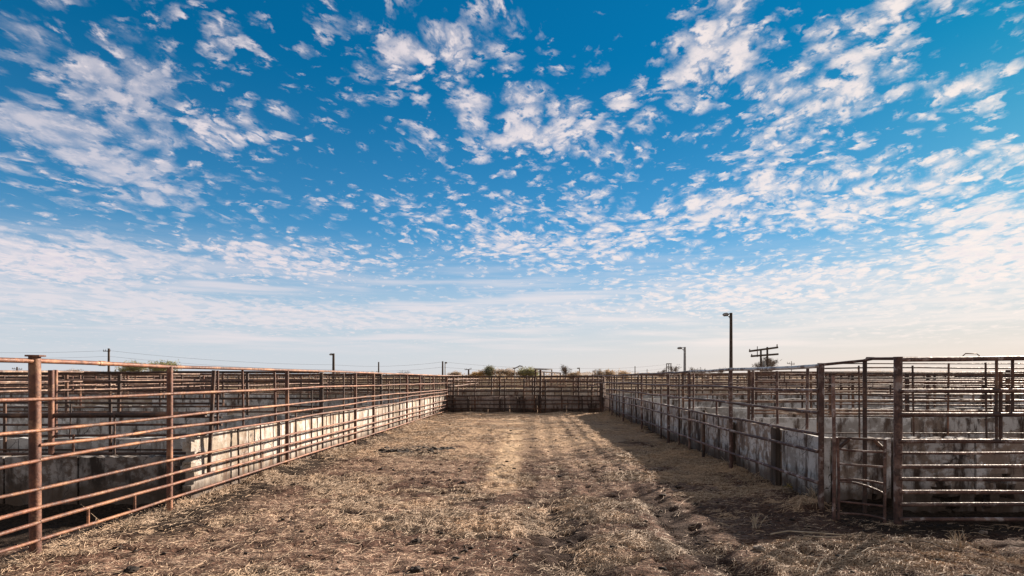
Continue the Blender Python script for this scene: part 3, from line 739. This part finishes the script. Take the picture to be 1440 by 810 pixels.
for k, (d, hs) in enumerate(((33.0, [1.62, 1.35, 1.1, .85, .5]), (38.5, [1.65, 1.4, 1.1, .8]), (46.0, [1.66, 1.4, 1.1, .8, .5]), (55.0, [1.68, 1.4, 1.1, .8]), (70.0, [1.7, 1.4, 1.1, .8]))):
    generic('distant pipe fence line behind the end wall, %s beyond it' % ordl[k], (-d * 1.0, d), (d * .95, d), hs, 2.4 if d < 50 else 3.2, .05, .032, RUST_M, RUST_M if k % 2 else RUST_D, 1.72, 'distant fence lines', single=True)
for k, (x, d1) in enumerate(((-3.7, 46), (3.6, 46))):
    generic('fence running on beyond the end wall on the %s' % ('left' if x < 0 else 'right'), (x, 26.2), (x * 1.05, d1), HS[:4], 2.5, .04, .026, RUST_D, RUST_M, 1.68, 'pen fences beyond the end wall', single=True)
wall('low pale wall seen through the rails beyond the end of the lane', (-14, 34), (14, 34), .95, .15, CONC_L, 3.5, hvar=.02)

def boards(label, A, B, z0, z1, m, bw, seed):
    root = empty('windbreak', label, 'windbreak', None, (A[0], A[1], 0)); R = random.Random(seed)
    A = Vector((A[0], A[1], 0)); B = Vector((B[0], B[1], 0)); L = (B - A).length; u = (B - A) / L; ang = math.atan2(u.y, u.x); n = int(L / 3)
    M0 = Matrix.Translation(A) @ Matrix.Rotation(ang, 4, 'Z')
    for k in range(n):
        mb = MB(); x = 3.0 * k; e = x + 3.0
        while x < e - .01:
            w = min(bw, e - x); mb.box((x + .01, R.uniform(-.015, .015), z0 + R.uniform(-.05, .05)), (x + w - .01, .05, z1 + R.uniform(-.06, .05)), M0); x += w
        mb.build('sheeting', m, root)
    for k in range(n + 1):
        mb = MB(); mb.box((3.0 * k - .05, .07, -.1), (3.0 * k + .05, .17, z1 + .1), M0); mb.build('post', WOOD, root)
    mb = MB(); mb.box((0, .052, z1 - .2), (3.0 * n, .069, z1 - .1), M0); mb.box((0, .052, z0 + .1), (3.0 * n, .069, z0 + .2), M0); mb.build('girt', WOOD, root)
    return root
boards('long rusty brown sheet windbreak far behind the left pens', (-38, 36.5), (-19, 36.5), .55, 1.62, SHEET, .5, 3)
boards('dark grey sheet windbreak far behind the right pens', (23.5, 31), (38.6, 31), .85, 1.83, SHEETG, .32, 5)

# ------------------------------------------------------------------ poles, lamps, shelter
def pole(label, px, d, top, r, cat='utility pole', name='utility_pole', arms=(), lamp=None, m=WOOD, extra=None):
    x = (px - VX) / F * d; root = empty(name, label, cat, None, (x, d, 0))
    mb = MB(); mb.tube([(x, d, -.3), (x, d, top)], [r * 1.15, r * .85], 8); mb.build('pole', m, root, True)
    for (z, a, b, tilt, th) in arms:
        mb = MB(); mb.box((-a, -th - r, z - th), (b, -r * .8, z + th), Matrix.Translation((x, d, 0)) @ Matrix.Translation((0, 0, z)) @ Matrix.Rotation(-tilt, 4, 'Y') @ Matrix.Translation((0, 0, -z)))
        arm = mb.build('crossarm', m, root)
        for q in (-a * .95, -a * .5, b * .5, b * .95):
            mi = MB(); mi.tube([(x + q, d - r, z + th + q * math.tan(tilt)), (x + q, d - r, z + th + .22 + q * math.tan(tilt))], .045, 6); mi.build('insulator', m, arm, True)
    if lamp:
        s, ln, hl = lamp
        mb = MB(); mb.tube([(x, d, top - .55), (x + s * ln * .5, d, top - .28), (x + s * ln, d, top - .15)], .045, 6); mb.tube([(x, d, top - .05), (x + s * ln, d, top - .08)], .03, 6); mb.build('lamp_arm', STEEL, root, True)
        mb = MB(); cx = x + s * (ln + hl * .2)
        mb.tube([(cx - s * hl * .5, d, top - .10), (cx - s * hl * .2, d, top - .12), (cx + s * hl * .3, d, top - .15), (cx + s * hl * .5, d, top - .14)], [.06, .15, .13, .04], 8); mb.build('lamp_head', STEEL, root, True)
    return root
pole('tall dark street lamp with its head to the left above the right fence', 1028, 45, EYE + (HY - 440) / F * 45, .135, 'street lamp', 'street_lamp', lamp=(-1, .32, .50))
pole('smaller street lamp beyond the right fence, head to the left', 963, 70, EYE + (HY - 488) / F * 70, .17, 'street lamp', 'street_lamp', lamp=(-1, .5, .62), m=STEEL)
hp = empty('twin_utility_pole', 'twin pole power structure with two crossarms beyond the right pens', 'utility pole', None, ((1075 - VX) / F * 90, 90, 0))
for px, top in ((1070, 492), (1079, 488), (1065, 487)):
    x = (px - VX) / F * 90; mb = MB(); z0 = -.3 if px > 1066 else EYE + (HY - 502) / F * 90
    mb.tube([(x, 90, z0), (x, 90, EYE + (HY - top) / F * 90)], [.19, .15] if px > 1066 else [.07, .06], 8); mb.build('pole' if px > 1066 else 'post', WOOD, hp, True)
for (xa, ya, xb, yb) in ((1053.5, 494, 1094, 488.5), (1056, 501, 1094.5, 498)):
    a = at(xa, ya, 89.7); b = at(xb, yb, 89.7); mb = MB(); mb.tube([a, b], .15, 6); arm = mb.build('crossarm', WOOD, hp)
    for q in ((0.02, .97) if ya < 500 else (.03,)): mb = MB(); p = a.lerp(b, q); mb.tube([p, p + Vector((0, 0, .5 if q > .5 else .35))], .09, 6); mb.build('insulator', WOOD, arm, True)
mb = MB(); p = at(1075, 509, 89.6); mb.tube([p - Vector((0, 0, .6)), p + Vector((0, 0, .2))], .22, 10); mb.build('transformer', STEEL, hp, True)
pole('utility pole with a short crossarm beyond the left pens', 153, 90, EYE + (HY - 490) / F * 90, .17, arms=((EYE + (HY - 494) / F * 90, .75, .35, 0, .05),))
pole('pole with a small lamp head far behind the left fence', 469, 80, EYE + (HY - 497) / F * 80, .19, 'lamp post', 'lamp_post', lamp=(-1, .25, .5))
pole('bare thin pole on the skyline left of the lane end', 532.5, 110, EYE + (HY - 509) / F * 110, .15)
pole('taller of the close pair of poles near the end of the left fence', 622.5, 100, EYE + (HY - 508) / F * 100, .16)
pole('lamp post standing close beside a pole at the end of the left fence', 626, 101, EYE + (HY - 509) / F * 101, .10, 'lamp post', 'lamp_post', lamp=(1, .12, .4), m=STEEL)
pole('small pole with drooping crossarm above the left end of the end wall', 659, 120, EYE + (HY - 519) / F * 120, .2, arms=((EYE + (HY - 519.5) / F * 120, .8, .6, .1, .06),))
pole('small lamp post on the skyline above the right end of the end wall', 815, 120, EYE + (HY - 517) / F * 120, .13, 'lamp post', 'lamp_post', lamp=(-1, .25, .4), m=STEEL)
pole('short bare pole on the skyline just right of the lane end', 893, 120, EYE + (HY - 515) / F * 120, .10)
pole('slender mast on the skyline beyond the right fence', 910, 130, EYE + (HY - 519) / F * 130, .09, m=STEEL)
pole('crossarm pole at the far left of the skyline', 24, 120, EYE + (HY - 516) / F * 120, .16, arms=((EYE + (HY - 519) / F * 120, .9, 1.2, -.05, .06),))
pole('small mast with crossbar between the twin pole structure and the corner post', 1113, 100, EYE + (HY - 508) / F * 100, .07, arms=((EYE + (HY - 512) / F * 100, .8, .5, -.12, .05),), m=STEEL)
tf = empty('transformer_frame', 'small boxy steel pole frame on the skyline left of the street lamps', 'power frame', None, ((941 - VX) / F * 130, 130, 0))
for px in (937.5, 940.5, 943.5): mb = MB(); p = at(px, 511, 130); mb.tube([(p.x, 130, -.3), (p.x, 130, p.z)], .10, 6); mb.build('pole', WOOD, tf, True)
for y in (511.5, 516): mb = MB(); mb.tube([at(937, y, 129.8), at(944.5, y, 129.8)], .09, 6); mb.build('crossarm', WOOD, tf, True)

sh = empty('shelter', 'open shelter with pale slanted roofs above the end wall', 'shelter', None, ((768 - VX) / F * 60, 60, 0))
def roof(ax, ay, bx, by, d0, d1, th):
    a = at(ax, ay, d0); b = at(bx, by, d0); mb = MB(); dz = Vector((0, 0, th)); k = Vector((0, d1 - d0, -.0))
    mb.add([a, b, b + k, a + k, a + dz, b + dz, b + k + dz, a + k + dz], [(0, 3, 2, 1), (4, 5, 6, 7), (0, 1, 5, 4), (1, 2, 6, 5), (2, 3, 7, 6), (3, 0, 4, 7)]); return mb
roof(752, 519, 777, 520, 60, 66, .10).build('roof', ROOFW, sh); roof(754, 522.5, 789, 525, 59.5, 65, .09).build('roof', ROOFW, sh)
for px, y in ((753, 519), (765, 522), (776, 520), (788, 525)): p = at(px, y, 60.5); mb = MB(); mb.tube([(p.x, 60.5, -.1), (p.x, 60.5, p.z)], .07, 6); mb.build('post', RUST_D, sh, True)
mb = MB(); p = at(724, 517, 75); mb.tube([at(721, 518, 75), at(724, 518, 75), at(731, 514.5, 75), at(735, 515.5, 75)], .08, 6); mb.tube([(p.x, 75, -.1), (p.x, 75, p.z)], .06, 6)
tag(mb.build('overhead_pipe', STEEL, None, True), 'thin bent overhead pipe left of the pale shelter', 'pipe')
for label, x0, x1, y0, y1, d in (('low white roofed shed seen under the twin pole structure', 1079, 1096, 523.5, 528, 95),):
    a = at(x0, y0, d); b = at(x1, y1, d); s = empty('shed', label, 'shed', None, ((a.x + b.x) / 2, d, 0))
    mb = MB(); mb.box((a.x, d, -.1), (b.x, d + 5, b.z)); mb.build('wall', SHEET, s)
    mb = MB(); mb.add([(a.x - .2, d - .3, b.z + .01), (b.x + .2, d - .3, b.z + .01), (b.x + .2, d + 5, b.z + .01), (a.x - .2, d + 5, b.z + .01), (a.x - .2, d + 2.4, a.z), (b.x + .2, d + 2.4, a.z)],
           [(0, 1, 5, 4), (4, 5, 2, 3), (0, 4, 3), (1, 2, 5), (0, 3, 2, 1)]); mb.build('roof', ROOFW, s)
def wires(label, pts, sag, r=.013):
    mb = MB()
    for dz in (0, -.9):
        for (a, b) in zip(pts[:-1], pts[1:]):
            A = at(*a) + Vector((0, 0, dz)); B = at(*b) + Vector((0, 0, dz))
            mb.tube([A.lerp(B, t) - Vector((0, 0, sag * 4 * t * (1 - t))) for t in np.linspace(0, 1, 13)], r, 4, False)
    tag(mb.build('power_line', WIRE, None, True), label, 'power line')
wires('thin sagging power lines strung between the poles left of the lane', [(-160, 490, 90), (153, 493, 90), (469, 513, 105), (622.5, 509, 100)], .5)
wires('thin power lines running right from the close pair of poles', [(622.5, 509, 100), (815, 518, 125), (941, 512, 130)], .4)

# ------------------------------------------------------------------ trees and scrub on the skyline
def scrub(label, px, base_d, w, h, kind, seed, name='tree', group='scrub on the skyline'):
    """several limbs that fork upwards and outwards, then leaf-sized faces spread through the crown"""
    R = random.Random(seed); d = base_d; x0 = (px - VX) / F * d
    root = empty(name, label, 'tree', group, (x0, d, 0))
    tw = MB(); tips = []
    def grow(p, dirv, ln, r, depth):
        q = p + dirv * ln; mid = p.lerp(q, .5) + Vector((R.uniform(-.06, .06), R.uniform(-.06, .06), 0)) * ln
        tw.tube([p, mid, q], [r, r * .8, r * .6], 5 if depth < 2 else 4, False)
        if depth >= (4 if kind == 'bare' else 3): tips.append(q); return
        if depth > 0: tips.append(q)
        for k in range(R.choice((2, 3)) if depth else 4):
            v = (dirv + Vector((R.uniform(-1, 1) * w / h * 1.0, R.uniform(-1, 1), R.uniform(-.25, .75))) * .75).normalized()
            grow(q, v, ln * R.uniform(.55, .85), r * .6, depth + 1)
    for k in range(2 if kind != 'bare' else 1):
        grow(Vector((x0 + R.uniform(-.15, .15) * w, d, -.1)), Vector((R.uniform(-.2, .2), R.uniform(-.2, .2), 1)).normalized(), h * .30, max(.05, h * (.034 if kind == 'bare' else .028)), 0)
    # fit to size
    zs = max(v[2] for v in tw.v); xs = max(abs(v[0] - x0) for v in tw.v)
    fz = h / zs; fx = min(1.6, (w / 2) / xs)
    fit = lambda v: Vector((x0 + (v[0] - x0) * fx, d + (v[1] - d) * fx, v[2] * fz))
    tw.v = [tuple(fit(v)) for v in tw.v]
    tw.build('trunk', TWIG if kind == 'bare' else BARK, root)
    lm = {'bare': TWIG, 'olive': LEAF_OLIVE, 'dark': LEAF_DARK, 'tan': LEAF_TAN, 'gold': LEAF_GOLD}[kind]
    cr_ = MB(); lo = h * .22
    for t in tips:
        t = fit(t); rr = h * (R.uniform(.10, .2) if kind != 'bare' else R.uniform(.05, .12))
        for k in range(R.randint(26, 60) if kind != 'bare' else R.randint(3, 9)):
            v = Vector((R.gauss(0, 1), R.gauss(0, 1), R.gauss(0, .75))) * rr * .62 + t
            if v.z < lo * R.random(): continue
            a = Vector((R.gauss(0, 1), R.gauss(0, 1), R.gauss(0, 1))).normalized(); b = a.cross(Vector((R.gauss(0, 1), R.gauss(0, 1), R.gauss(0, 1)))).normalized()
            s = h * R.uniform(.018, .04); wd = .6 if kind != 'bare' else .14; s *= 1 if kind != 'bare' else 1.9
            cr_.add([v - a * s, v + b * s * wd, v + a * s, v - b * s * wd], [(0, 1, 2, 3)])
    cr_.build('crown', lm, root); return root
scrub('widest green mesquite tree above the left fence', 192, 105, 8.5, 4.3, 'olive', 1)
scrub('green tree just left of the second left fence post', 222, 104, 6.5, 4.2, 'olive', 2)
scrub('small tan bush behind the thick left corner post', 108, 110, 3.6, 2.9, 'tan', 3)
for k, (px, w, h, kind, lab) in enumerate(((677, 5.0, 2.95, 'gold', 'golden bush left of the small dark tree on the skyline'), (687.5, 1.3, 3.7, 'dark', 'small dark tree on the skyline above the end wall'),
        (703, 6.5, 3.2, 'tan', 'tan bush just right of the small dark tree'), (746, 7.0, 3.5, 'olive', 'olive bush just left of the pale shelter'), (736, 4.0, 2.9, 'tan', 'tan bush between the overhead pipe and the olive bush'),
        (803, 4.0, 2.7, 'tan', 'low tan bush right of the bare tree by the shelter'), (857, 7.0, 3.1, 'tan', 'tan bush above the right end of the end wall'), (875, 4.0, 2.7, 'tan', 'low tan bush next right of the lane corner'),
        (645, 4.0, 2.6, 'tan', 'low tan bush right of the close pair of poles'), (838, 3.0, 3.2, 'bare', 'small bare bush right of the skyline lamp post'))):
    scrub(lab, px, 118, w, h, kind, 10 + k)
for k, (px, d, w, h, lab) in enumerate(((792, 95, 2.4, 3.6, 'bare upright tree at the right end of the pale shelter'), (933, 110, 2.6, 3.5, 'bare thin tree just left of the boxy pole frame'), (951, 110, 2.4, 3.9, 'bare thin tree just right of the boxy pole frame'),
        (978, 110, 4.0, 3.5, 'bare spreading tree just right of the smaller street lamp'), (996, 108, 5.0, 3.4, 'bare spreading tree left of the tall street lamp'), (1012, 112, 3.2, 3.3, 'bare low tree nearest left of the tall street lamp'),
        (1067, 100, 4.8, 5.2, 'bare tree behind the left pole of the twin structure'), (1084, 102, 5.0, 4.8, 'bare tree behind the right pole of the twin structure'), (478, 115, 6.0, 2.8, 'low bare scrub right of the lamp head pole'), (575, 118, 7.0, 2.9, 'low bare scrub left of the close pair of poles'))):
    scrub(lab, px, d, w, h, 'bare', 40 + k, 'bare_tree')
# the far-off belt of winter scrub that reads as one mass
def treeline():
    R = np.random.default_rng(5); n = 90000
    x = R.uniform(-420, 420, n); hh = 1.8 + 4.6 * fbm(x * .045, x * 0 + 2.2, 71, 4, .55) * (.5 + vnoise(x * .4, x * 0 + 1., 75))
    z = R.random(n) ** 1.3 * hh; y = 330 + R.uniform(-25, 25, n) + 20 * vnoise(x * .02, x * 0, 77)
    a = R.normal(size=(n, 3)); a /= np.linalg.norm(a, axis=1)[:, None]; b = np.cross(a, R.normal(size=(n, 3))); b /= np.linalg.norm(b, axis=1)[:, None]
    s = R.uniform(.15, .42, n)[:, None]; c = np.stack([x, y, z], -1)
    V = np.stack([c - a * s, c + b * s * .6, c + a * s, c - b * s * .6], 1)
    tag(fast_mesh('scrub_belt', V.reshape(-1, 3), np.arange(n * 4).reshape(n, 4), LEAF_TAN), 'far belt of tan winter scrub along the horizon', 'scrub', kind='stuff')
treeline()

# ------------------------------------------------------------------ small things lying in the lane
def lump(cx, cy, r, seed, squash=.5):
    b = bmesh.new(); bmesh.ops.create_icosphere(b, subdivisions=3, radius=1); R = random.Random(seed); o = Vector((R.random() * 9, R.random() * 9, R.random() * 9)); mb = MB()
    vs = []
    for v in b.verts:
        k = 1 + .45 * mnoise.noise(v.co * 1.6 + o) + .2 * mnoise.noise(v.co * 5 + o); p = v.co * k * r; vs.append((cx + p.x, cy + p.y, g1(cx, cy) + r * squash * .35 + p.z * squash))
    mb.add(vs, [[v.index for v in f.verts] for f in b.faces]); b.free(); return mb
def heap(cx, cy, w, dp, h, nx, ny):
    xs = np.linspace(-w, w, nx); ys = np.linspace(-dp, dp, ny); X, Y = np.meshgrid(xs, ys)
    r = np.sqrt((X / w) ** 2 + (Y / dp) ** 2); k = np.abs(fbm((X + 9) * 9, (Y + 5) * 9, 82, 3, .6) - .5) * 3.2; e = fbm((X + 3) * 3.2, (Y + 3) * 4.5, 85, 3)
    Z = gz(X + cx, Y + cy) - .02 + h * np.clip(e * 2.2 - .30 - r * .62, -.25, 1) * (.5 + k)
    idx = np.arange(nx * ny).reshape(ny, nx)
    return fast_mesh('dung_heap', np.stack([X + cx, Y + cy, Z], -1).reshape(-1, 3), np.stack([idx[:-1, :-1], idx[:-1, 1:], idx[1:, 1:], idx[1:, :-1]], -1).reshape(-1, 4), DUNG)
tag(heap(-2.45, 12.4, .85, .55, .075, 110, 70), 'spread heap of black dung clods beside the left fence in mid lane', 'dung heap')
for k, (px, py, r, lab) in enumerate(((585, 758, .045, 'dark dung lump near the bottom of the lane, left of the middle'), (584, 803, .05, 'black dung lump at the bottom edge of the picture in the straw'), (652, 679, .05, 'dark dung lump in mid lane below the pale track'),
        (130, 758, .05, 'dark dung lump under the nearest left rails'), (184, 800, .05, 'brown clod nearest the bottom left corner'), (725, 783, .03, 'small dark clod between the wheel ruts'), (650, 700, .035, 'small dark clod just below the mid lane lump'))):
    d = EYE * F / (py - HY); tag(lump((px - VX) / F * d, d, r, 90 + k).build('dung_clod', DUNG), lab, 'dung')
for px, py, r, lab in ((1068, 772, .05, 'grey stone with a pale top at the right edge of the rut'), (1383, 752, .035, 'small pale stone below the front fence at right')):
    d = EYE * F / (py - HY); tag(lump((px - VX) / F * d, d, r, int(px), .6).build('stone', STONE), lab, 'stone')
def stick(label, pts, r, name='stick', m=STICK):
    P = []
    for (px, py, lift) in pts:
        d = EYE * F / (py - HY); x = (px - VX) / F * d; P.append(Vector((x, d, g1(x, d) + r + lift)))
    mb = MB(); mb.tube(P, [r] + [r * .9] * (len(P) - 2) + [r * .5], 6); return tag(mb.build(name, m, None, True), label, 'stick')
stick('longest pale stick lying on the dirt in front of the gate', [(1084, 754, .03), (1108, 751, .02), (1145, 754, .015), (1188, 758, .01)], .009)
stick('second pale stick just below the longest one before the gate', [(1130, 757, .01), (1160, 759, .01), (1184, 759, .01)], .007)
stick('short pale stick pointing at the lower right corner straw', [(1203, 785, .01), (1222, 779, .03), (1238, 776, .015)], .006)
stick('bent brown stick on the dirt under the near right post', [(1292, 768, .02), (1310, 770, .015), (1330, 775, .01), (1348, 776, .01)], .008, m=BARK)
stick('forked pale stick standing up from the bottom right straw', [(1147, 806, .0), (1154, 798, .05), (1160, 795, .09)], .008)
stick('dark bent stick beside the second left fence post', [(233, 744, .01), (252, 741, .03), (270, 740, .03), (300, 744, .01)], .011, m=BARK)
stick('pale straw coloured stick under the nearest left rails', [(85, 754, .01), (108, 753, .02), (132, 756, .01)], .006)
def weed(label, px, py, h, n, m, seed, spread=.8):
    d = EYE * F / (py - HY); x = (px - VX) / F * d; R = random.Random(seed); mb = MB(); z = g1(x, d)
    for k in range(n):
        v = Vector((R.uniform(-1, 1) * spread, R.uniform(-1, 1) * spread, R.uniform(.35, 1))).normalized() * h * R.uniform(.5, 1); p = Vector((x + R.uniform(-.03, .03), d + R.uniform(-.03, .03), z - .01))
        q = p + v * .55 + Vector((0, 0, .02)); e = p + v
        mb.tube([p, q, e], [.005, .004, .0015], 5, False)
        for j in range(R.randint(1, 4)):
            s = q + Vector((R.uniform(-1, 1), R.uniform(-1, 1), R.uniform(0, 1))) * h * .3; mb.tube([p.lerp(q, R.uniform(.5, 1)), s], [.0035, .001], 4, False)
    return tag(mb.build('dry_weed', m), label, 'weed')
weed('bleached dead weed in front of the fence at right', 1350, 770, .22, 9, STICK, 4)
weed('yellow weed clump under the bottom rail beside the corner post', 1120, 690, .22, 60, WEEDY, 5, 1.3)
weed('thin dead weed standing in the straw left of the long stick', 1063, 742, .2, 7, STICK, 6, .5)
weed('dry weed tuft before the second left fence post', 178, 748, .2, 8, STICK, 7, .8)
weed('tan weed tuft at the foot of the right corner post', 1147, 705, .22, 40, STICK, 8, 1.0)
